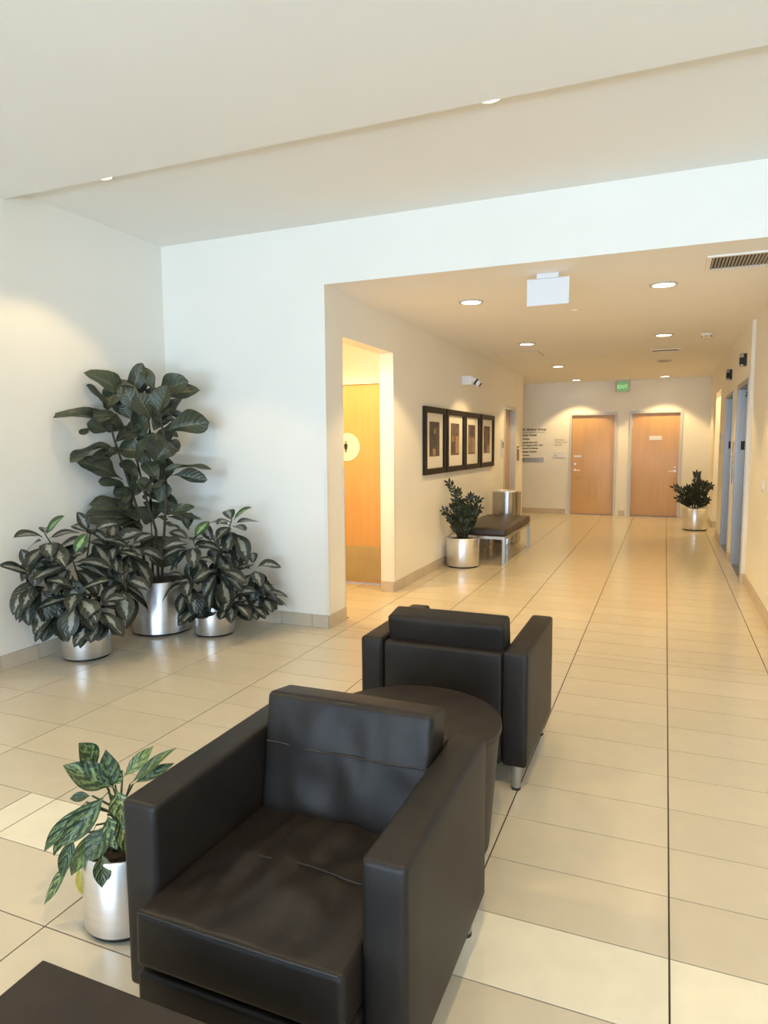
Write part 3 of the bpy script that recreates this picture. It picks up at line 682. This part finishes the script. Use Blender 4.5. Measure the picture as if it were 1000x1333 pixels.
# ------------------------------------------------------------------ end wall and right wall fittings
t = thing('directory_sign', 'black wall lettering directory listing medical suites left of the doors', 'sign', (-2.89, YB, 1.1))
for s_, sz, z in (('KSK Medical Group', 0.068, 0.66), ('Cancer Center', 0.058, 0.545), ('of Irvine', 0.058, 0.465), ('  Amanda Kahn, N.P.', 0.045, 0.392), ('  Brian Nguyen, M.D., FPH', 0.045, 0.332), ('  Nanette Strothman', 0.045, 0.272),
                  ('Imaging Center', 0.058, 0.195), ('of Irvine', 0.058, 0.115)):
    text_mesh('lettering', s_, sz, black, t, (0, -0.002, z), (1, 0, 0), (0, 0, 1), 0.0008, bold=0.0012)
MB().box((0, -0.003, 0.615), (0.52, 0, 0.622)).build('rule', black, t)
MB().box((-0.02, -0.01, -0.005), (0.51, 0, 0.085)).build('steel_plate', leg_metal, t)
text_mesh('suite_number', '210', 0.05, black, t, (0.02, -0.0115, 0.02), (1, 0, 0), (0, 0, 1), 0.0008, bold=0.001)
t = thing('suite_sign', 'small lettering over a pale plate beside the left end door', 'sign', (-2.18, YB, 1.19))
for s_, z in (('KSK Medical', 0.355), ('Employees Only', 0.305), ('Suite 200', 0.25)):
    text_mesh('lettering', s_, 0.038, mat('sign_ink', (0.12, 0.09, 0.06), 0.6), t, (0.02, -0.002, z), (1, 0, 0), (0, 0, 1), 0.0008)
MB().box((0, -0.012, 0.0), (0.24, 0, 0.115), 0.002).build('plate', white_plastic, t)
text_mesh('suite_number', '200', 0.03, mat('sign_ink', (0.12, 0.09, 0.06), 0.6), t, (0.02, -0.0125, 0.03), (1, 0, 0), (0, 0, 1), 0.0006)
def lantern(y, label):
    t = thing('elevator_lantern', label, 'signal lamp', (XE, y, 2.315), group='elevator hall lanterns')
    MB().lathe([(0.0, 0.0), (0.026, 0.0), (0.029, 0.005), (0.029, 0.135), (0.026, 0.14), (0.0, 0.14)], (-0.040, 0, 0), 20, cap=False).build('housing', steel_dark, t, True)
    MB().box((-0.03, -0.04, 0.005), (0, 0.04, 0.135), 0.004).build('wall_mount', black, t)
    MB().lathe([(0.0295, 0.02), (0.030, 0.025), (0.030, 0.09), (0.0295, 0.095)], (-0.040, 0, 0), 20).build('lens_band', rubber, t, True)
lantern(8.45, 'dark elevator lantern above the nearer elevator')
lantern(10.22, 'dark elevator lantern above the farther elevator')
def call_panel(y, z0, z1, label, hw=0.06):
    t = thing('call_button_panel', label, 'call panel', (XE, y, z0), group='elevator call panels')
    MB().box((-0.012, -hw, 0), (0, hw, z1-z0), 0.002).build('faceplate', leg_metal, t)
    for q in (0.42, 0.58):
        MB().lathe([(0.018, 0.0), (0.018, -0.004), (0.012, -0.006)], (-0.012, 0, (z1-z0)*q), 16, 'X').build('button', steel, t, True)
call_panel(9.45, 0.98, 1.5, 'tall call button panel on the pier between the elevators')
call_panel(11.75, 1.33, 1.63, 'call button panel on the wall past the farther elevator')
t = thing('light_switch', 'white light switch on the near right hallway wall', 'light switch', (XR, 6.87, 1.11))
MB().box((-0.007, -0.06, -0.06), (0, 0.06, 0.06), 0.002).build('plate', white_plastic, t)
MB().box((-0.013, -0.016, -0.032), (-0.007, 0.016, 0.032), 0.001).build('rocker', white_plastic, t)

# ------------------------------------------------------------------ armchairs
def make_chair():
    t = thing('armchair', 'x', 'armchair', group='black leather club armchairs')
    W, D, H, aw, zb = 0.77, 0.69, 0.62, 0.108, 0.115
    for s in (-1, 1):
        rbox_obj('arm', (aw, D, H-zb), (s*(W/2-aw/2), 0, (H+zb)/2), 0.016, leather, t, cuts=8, puff=(0.004, 0.004, 0.003), wrinkle=0.0012, wscale=5, seed=s*3.0)
    iw = W-2*aw
    rbox_obj('back_panel', (iw-0.004, 0.115, H-zb-0.012), (0, D/2-0.0575-0.004, (H-0.012+zb)/2), 0.016, leather, t, cuts=8, puff=(0, 0.005, 0.003), wrinkle=0.001, wscale=5)
    rbox_obj('front_rail', (iw-0.004, 0.565, 0.168), (0, -0.150, 0.086+0.084), 0.014, leather, t, cuts=6, puff=(0, 0.003, 0))
    c = rbox_obj('seat_cushion', (iw-0.004, 0.575, 0.140), (0, -0.145, 0.327), 0.016, leather, t, rot=(math.radians(-2.0), 0, 0), cuts=34, puff=(0, 0.006, 0.022), wrinkle=0.021, wscale=7.5, seed=5.0, wface=(0, 0, 1))
    hw = iw/2-0.012
    MB().tube([(-hw, -0.284, 0.066), (-hw*0.5, -0.288, 0.067), (0, -0.289, 0.068), (hw*0.5, -0.288, 0.067), (hw, -0.284, 0.066)], 0.003, 6).build('welt', leather_seam, c, True)
    MB().tube([(-hw+k*2*hw/14, 0.005+0.004*math.sin(k), 0.0660+0.0215*(1-((k-7)/7.2)**2)) for k in range(15)], 0.0022, 5).build('seam', leather_seam, c, True)
    c = rbox_obj('back_cushion', (iw-0.010, 0.135, 0.375), (0, 0.203, 0.542), 0.018, leather, t, rot=(math.radians(-9), 0, 0), cuts=22, puff=(0, 0.012, 0.004), wrinkle=0.010, wscale=6, seed=9.0, wface=(0, -1, 0))
    MB().tube([(-hw+k*2*hw/14, -0.0665-0.0135*(1-((k-7)/7.2)**2), 0.035+0.002*math.sin(k)) for k in range(15)], 0.0024, 5).build('seam', leather_seam, c, True)
    MB().tube([(-hw, -0.058, 0.177), (0, -0.060, 0.182), (hw, -0.058, 0.177)], 0.003, 5).build('welt', leather_seam, c, True)
    me = MB().lathe([(0.018, 0.008), (0.020, 0.02), (0.026, 0.118)], n=20).mesh('leg', leg_metal, True)
    mp = MB().lathe([(0.020, 0.0), (0.020, 0.010), (0.017, 0.012)], n=20).mesh('foot_pad', rubber, True)
    for x in (-1, 1):
        for y in (-1, 1):
            l = link('leg', me, t, (x*(W/2-0.052), y*(D/2-0.045), 0)); link('foot_pad', mp, l)
    return t
ch = make_chair(); ch.location = (-0.855, 1.592, 0)
ch['label'] = 'nearest black leather armchair, facing the camera with its seat in view'
c2 = copy_tree(ch); c2.location = (-0.889, 3.13, 0); c2.rotation_euler = (0, 0, PI)
c2['label'] = 'black leather armchair seen from behind, beyond the round table'

t = thing('drum_table', 'round dark drum side table between the two armchairs', 'side table', (-0.862, 2.33, 0))
MB().lathe([(0.30, 0.005), (0.335, 0.44), (0.337, 0.448)], n=64).build('drum_body', lam, t, True)
MB().lathe([(0.338, 0.449), (0.343, 0.451), (0.343, 0.468), (0.340, 0.471), (0.0, 0.471)], n=64, cap=False).build('table_top', lam, t, True)
t = thing('low_table', 'corner of a low dark brown square table in the foreground', 'coffee table', (-0.862, 0.63, 0))
q = 0.335
MB().box((-q, -q, 0.375), (q, q, 0.41), 0.003).build('table_top', lam, t)
for s in (-1, 1):
    MB().box((s*q*0.97, -q*0.97, 0.0), (s*(q*0.97-0.03), q*0.97, 0.375), 0.002).build('side_panel', lam, t)
MB().box((-q*0.97+0.03, -0.015, 0.10), (q*0.97-0.03, 0.015, 0.375)).build('stretcher_panel', lam, t)

# ------------------------------------------------------------------ plants
def planter(t, r, h, soil_h=None):
    MB().lathe([(r*0.90, 0.0), (r*0.90, 0.022)], n=48).build('base_ring', rubber, t, True)
    MB().lathe([(r*0.985, 0.018), (r, 0.022), (r, h-0.004), (r-0.003, h), (r-0.008, h), (r-0.010, h-0.006), (r-0.010, h-0.06)], n=64, cap=False).build('planter', steel, t, True)
    b = MB(); n = 24; rr = r-0.009; vs = [(0, 0, h-0.022)]; fs = []
    for ring in (0.5, 1.0):
        for k in range(n):
            a = 2*PI*k/n; vs.append((rr*ring*math.cos(a), rr*ring*math.sin(a), h-0.028+0.008*noise.noise(Vector((k*1.3, ring*3, r*9)))))
    for k in range(n):
        l = (k+1) % n; fs.append((0, 1+k, 1+l)); fs.append((1+k, 1+n+k, 1+n+l, 1+l))
    b.add(vs, fs).build('soil', soil_m, t, True)
def leaf_mesh(name, kind, m_, seed):
    """unit-long leaf along +Y, normal +Z, width scaled to 1"""
    rnd = random.Random(seed)
    nx, ny = 6, 12
    vs = []; fs = []; uvs = []
    bend = {'fig': rnd.uniform(0.06, 0.30), 'oval': rnd.uniform(0.15, 0.42), 'lance': rnd.uniform(0.05, 0.20)}[kind]
    fold = {'fig': rnd.uniform(0.03, 0.16), 'oval': rnd.uniform(0.02, 0.09), 'lance': rnd.uniform(0.04, 0.10)}[kind]
    tw = rnd.uniform(-0.5, 0.5) if kind == 'fig' else rnd.uniform(-0.25, 0.25)
    ph = rnd.uniform(0, 6)
    for j in range(ny+1):
        v = j/ny
        if kind == 'fig': w = 0.5*min(1, (math.sin(PI*min(1, v)**1.25))**0.55 * (0.62+0.45*v)) if 0 < v < 1 else 0.02
        elif kind == 'oval': w = 0.5*max(0.035, math.sin(PI*max(0, (v-0.08)/0.92))**0.72) if v < 1 else 0.01
        else: w = 0.5*max(0.04, math.sin(PI*max(0, (v-0.12)/0.88)**0.85)**0.95) if v < 1 else 0.008
        for i in range(nx+1):
            u = i/nx; x = (u-0.5)*2
            wav = 0.05*math.sin(v*9+ph+x*1.5)*abs(x)*abs(x) if kind == 'fig' else 0.015*math.sin(v*8+ph)*abs(x)
            z = -bend*v*v + fold*abs(x)*math.sin(PI*v) + wav + tw*x*w*v*0.8
            y = v*(1-0.35*bend*v)
            vs.append((x*w, y, z + bend*0.35*v)); uvs.append((u, v))
    for j in range(ny):
        for i in range(nx):
            a = j*(nx+1)+i; fs.append((a, a+1, a+nx+2, a+nx+1))
    me = bpy.data.meshes.new(name); me.from_pydata(vs, [], fs); me.materials.append(m_)
    ul = me.uv_layers.new(name='UVMap')
    for l in me.loops: ul.data[l.index].uv = uvs[l.vertex_index]
    for p in me.polygons: p.use_smooth = True
    return me
def put_leaf(me, t, base, tip, w, nhint, origin):
    base, tip = Vector(base), Vector(tip)
    d = tip-base; L = max(d.length, 0.02); d = d/L
    n = Vector(nhint); n = n - d*n.dot(d)
    if n.length < 0.05: n = Vector((0.3, -0.5, 0.8)); n = n - d*n.dot(d)
    n.normalize(); x = d.cross(n)
    L /= 0.94
    mt = Matrix((x*w, d*L, n*L)).transposed().to_4x4(); mt.translation = base - Vector(origin)
    o = link('leaf', me, t); o.matrix_local = mt
    return o
fig_meshes = [leaf_mesh('fig_leaf_blade', 'fig', fig_leaf, k) for k in range(7)]
oval_meshes = [leaf_mesh('oval_leaf_blade', 'oval', silver_leaf, 20+k) for k in range(6)]
fresh_mesh = leaf_mesh('fresh_leaf_blade', 'oval', fresh_leaf, 33)
lance_meshes = [leaf_mesh('lance_leaf_blade', 'lance', mottled_leaf, 40+k) for k in range(5)]
lime_mesh = leaf_mesh('lime_leaf_blade', 'lance', lime_leaf, 51)
yellow_mesh = leaf_mesh('yellow_leaf_blade', 'lance', yellow_leaf, 52)
to_cam = lambda p: (Vector((0, 0, CAM_H)) - Vector(p)).normalized()

# tall fiddle-leaf fig
og = (-3.763, 4.326, 0)
t = thing('potted_fig', 'tall fiddle-leaf fig in a wide steel planter in the corner', 'potted plant', og)
planter(t, 0.232, 0.43)
for s in FSTEM:
    s = [Vector((s[0][0]*0.5-3.763*0.5, s[0][1]*0.5+4.326*0.5, 0.37))] + [Vector(p) for p in s]
    MB().tube([p-Vector(og) for p in s], [0.013]+[0.012-0.007*k/len(s) for k in range(len(s)-1)], 8).build('stem', bark, t, True)
rnd = random.Random(5)
for k, L in enumerate(FIDDLE):
    b, e, w = Vector(L[:3]), Vector(L[3:6]), L[6]
    nh = to_cam(b)*rnd.uniform(0.5, 1.1) + Vector((rnd.uniform(-0.5, 0.5), rnd.uniform(-0.3, 0.3), rnd.uniform(0.2, 0.9)))
    put_leaf(fig_meshes[k % 7], t, b, e + (e-b)*0.06, w*1.28, nh, og)
    if k < 44 and k % 3 < 2:      # a neighbouring leaf on the same twig, further back
        b2 = b + Vector((rnd.uniform(-0.04, 0.04), rnd.uniform(0.0, 0.08), rnd.uniform(-0.07, 0.05)))
        e2 = b2 + (e-b)*rnd.uniform(0.65, 0.9) + Vector((rnd.uniform(-0.03, 0.08), rnd.uniform(-0.02, 0.10), rnd.uniform(-0.12, 0.04)))
        for q in (b2, e2): q.x = max(q.x, -3.98); q.y = min(q.y, 4.78)
        put_leaf(fig_meshes[(k+3) % 7], t, b2, e2, w*1.2, nh + Vector((rnd.uniform(-0.6, 0.6), 0, rnd.uniform(-0.2, 0.5))), og)

# two silver-streaked bushy plants
def bushy(og, heads, r, h, label, n_leaf, seed, lens):
    rnd = random.Random(seed)
    t = thing('potted_foliage_plant', label, 'potted plant', og, group='silver-streaked plants by the fig')
    planter(t, r, h)
    cen = Vector((og[0], og[1], 0.62))
    for hi, hd in enumerate(heads):
        hd = Vector(hd); hd.x = max(hd.x, -3.87)
        root = Vector((og[0]+rnd.uniform(-0.5, 0.5)*r, og[1]+rnd.uniform(-0.5, 0.5)*r, h-0.06))
        midp = (root+hd)/2 + Vector((0, 0, 0.08))
        MB().tube([p-Vector(og) for p in (root, midp, hd)], [0.007, 0.006, 0.004], 6).build('stem', stem_green, t, True)
        out = (hd-cen)*2.2 + to_cam(hd)*0.35; out.z = 0
        oa = math.atan2(out.y, out.x)
        for k in range(n_leaf):
            f = (k+0.5)/n_leaf
            az = k*2.39996+hi*1.1
            if f > 0.4: az = oa + rnd.uniform(-1.5, 1.5)
            el = math.radians(60 - 140*f**0.85 + rnd.uniform(-12, 12))
            if hd.z < 0.62: el -= math.radians(20)
            el = max(el, math.radians(-84))
            L = rnd.uniform(*lens)*(0.75+0.3*min(1, f*2))
            base = hd - Vector((0, 0, 0.16*f)) + Vector((math.cos(az), math.sin(az), 0))*0.02
            d = Vector((math.cos(az)*math.cos(el), math.sin(az)*math.cos(el), math.sin(el)))
            tip = base+d*L
            if tip.x < XW+0.05: tip.x = XW+0.05+rnd.uniform(0, 0.03); tip.z -= 0.05
            if tip.y > YO-0.05: tip.y = YO-0.05-rnd.uniform(0, 0.03); tip.z -= 0.05
            if tip.z < 0.2: tip.z = 0.2 + rnd.uniform(0, 0.05)
            nh = Vector((math.cos(az)*0.45, math.sin(az)*0.45, 0.9)) + to_cam(base)*0.35
            me = fresh_mesh if (k == 0 and hi in (0, 1)) else oval_meshes[rnd.randrange(6)]
            put_leaf(me, t, base, tip, L*rnd.uniform(0.44, 0.52), nh, og)
    return t
bushy((-3.80, 3.575, 0), H1, 0.166, 0.36, 'largest bushy silver-streaked plant, left of the fig by the left wall', 15, 3, (0.21, 0.27))
bushy((-3.30, 4.40, 0), H3, 0.158, 0.35, 'bushy silver-streaked plant right of the fig, against the white wall', 15, 8, (0.20, 0.26))

# mottled plant by the near armchair
og = (-1.545, 1.565, 0)
t = thing('potted_evergreen', 'green mottled plant in a small steel planter beside the nearest armchair', 'potted plant', og)
planter(t, 0.130, 0.26)
rnd = random.Random(2)
hub = Vector((og[0]+0.0, og[1], 0.30))
for k, L in enumerate(AGLA):
    b, e, w = Vector(L[:3]), Vector(L[3:6]), L[6]
    nh = to_cam(b)*0.9 + Vector((rnd.uniform(-0.3, 0.3), rnd.uniform(-0.3, 0.3), rnd.uniform(0.2, 0.6)))
    me = lime_mesh if k in (3, 4, 11) else (yellow_mesh if k == 15 else lance_meshes[k % 5])
    o = put_leaf(me, t, b, e + (e-b)*0.12, w*1.25, nh, og)
    if k == 15: o['label'] = 'withered yellow leaf'
    root = Vector((og[0]+rnd.uniform(-0.04, 0.04), og[1]+rnd.uniform(-0.04, 0.04), 0.205))
    mid = root.lerp(b, 0.55) + Vector((0, 0, 0.05))
    MB().tube([p-Vector(og) for p in (root, mid, b)], [0.005, 0.004, 0.003], 5).build('stem', stem_green, t, True)

# dark feathery plants in the hallway
def zz_plant(og, r, h, tips, label, seed, ll=0.09):
    rnd = random.Random(seed)
    t = thing('potted_zz_plant', label, 'potted plant', og, group='feathery dark plants in the hallway')
    planter(t, r, h)
    for (dx, dz, dy) in tips:
        base = Vector((dx*0.25, dy*0.25, h-0.06)); tip = Vector((dx, dy, h+dz))
        pts = []
        for k in range(9):
            f = k/8; p = base.lerp(tip, f); p.z = base.z + (tip.z-base.z)*math.sin(f*PI/2)**0.9
            p.x = base.x + (tip.x-base.x)*f**1.4; p.y = base.y + (tip.y-base.y)*f**1.4
            pts.append(p)
        b = MB(); b.tube(pts, [0.008-0.0055*k/8 for k in range(9)], 5)
        n = 10
        for k in range(n+1):
            f = 0.22+0.78*k/n; i = min(7, int(f*8)); p = pts[i].lerp(pts[i+1], f*8-i); ax = (pts[i+1]-pts[i]).normalized()
            sd = ax.cross(Vector((0.2, -1, 0.3)).normalized()).normalized()
            for s in ((-1, 1) if k < n else (0,)):
                d = (sd*s*0.9 + ax*(0.7 if s else 1) + Vector((0, rnd.uniform(-0.4, 0.4), rnd.uniform(0, 0.25)))).normalized()
                nn = d.cross(ax.cross(d)).normalized() if s else sd
                wd = d.cross(Vector((rnd.uniform(-0.4, 0.4), -1, 0.2))).normalized()
                l = ll*rnd.uniform(0.85, 1.2)*(1.05-0.35*f); w = l*0.19; up = d.cross(wd)*0.004
                prof = [(0, 0.15), (0.3, 0.95), (0.55, 1.0), (0.8, 0.6), (1.0, 0.02)]
                vs = []; 
                for (y, q) in prof: vs += [p+d*(y*l)-wd*(w*q), p+d*(y*l)+up, p+d*(y*l)+wd*(w*q)]
                fs = []
                for a in range(len(prof)-1):
                    for c in range(2): fs.append((a*3+c, a*3+c+1, a*3+c+4, a*3+c+3))
                b.add(vs, fs)
        b.build('frond', zz_leaf, t, True)
    return t
zz_plant((-2.262, 7.985, 0), 0.202, 0.36, [(-0.17, 0.66, -0.05), (-0.16, 0.34, -0.30), (0.0, 0.44, -0.1), (0.08, 0.50, 0.1), (0.20, 0.46, 0.02), (0.24, 0.36, -0.08), (0.13, 0.38, -0.12), (-0.10, 0.40, -0.12), (0.05, 0.28, -0.16), (-0.08, 0.56, 0.0), (0.17, 0.22, -0.15), (-0.13, 0.24, -0.16), (0.02, 0.34, 0.05)],
         'feathery dark plant in a steel planter in front of the bench', 4)
zz_plant((0.505, 12.70, 0), 0.205, 0.375, [(-0.34, 0.34, -0.1), (0.0, 0.57, 0.0), (0.22, 0.38, -0.1), (-0.28, 0.16, -0.15), (0.18, 0.14, -0.15), (0.12, 0.42, 0.05), (-0.14, 0.34, 0.0), (-0.02, 0.40, -0.1), (0.08, 0.24, -0.15), (-0.16, 0.22, -0.12), (-0.05, 0.3, 0.1)],
         'feathery dark plant in a steel planter in front of the right end door', 6, 0.115)
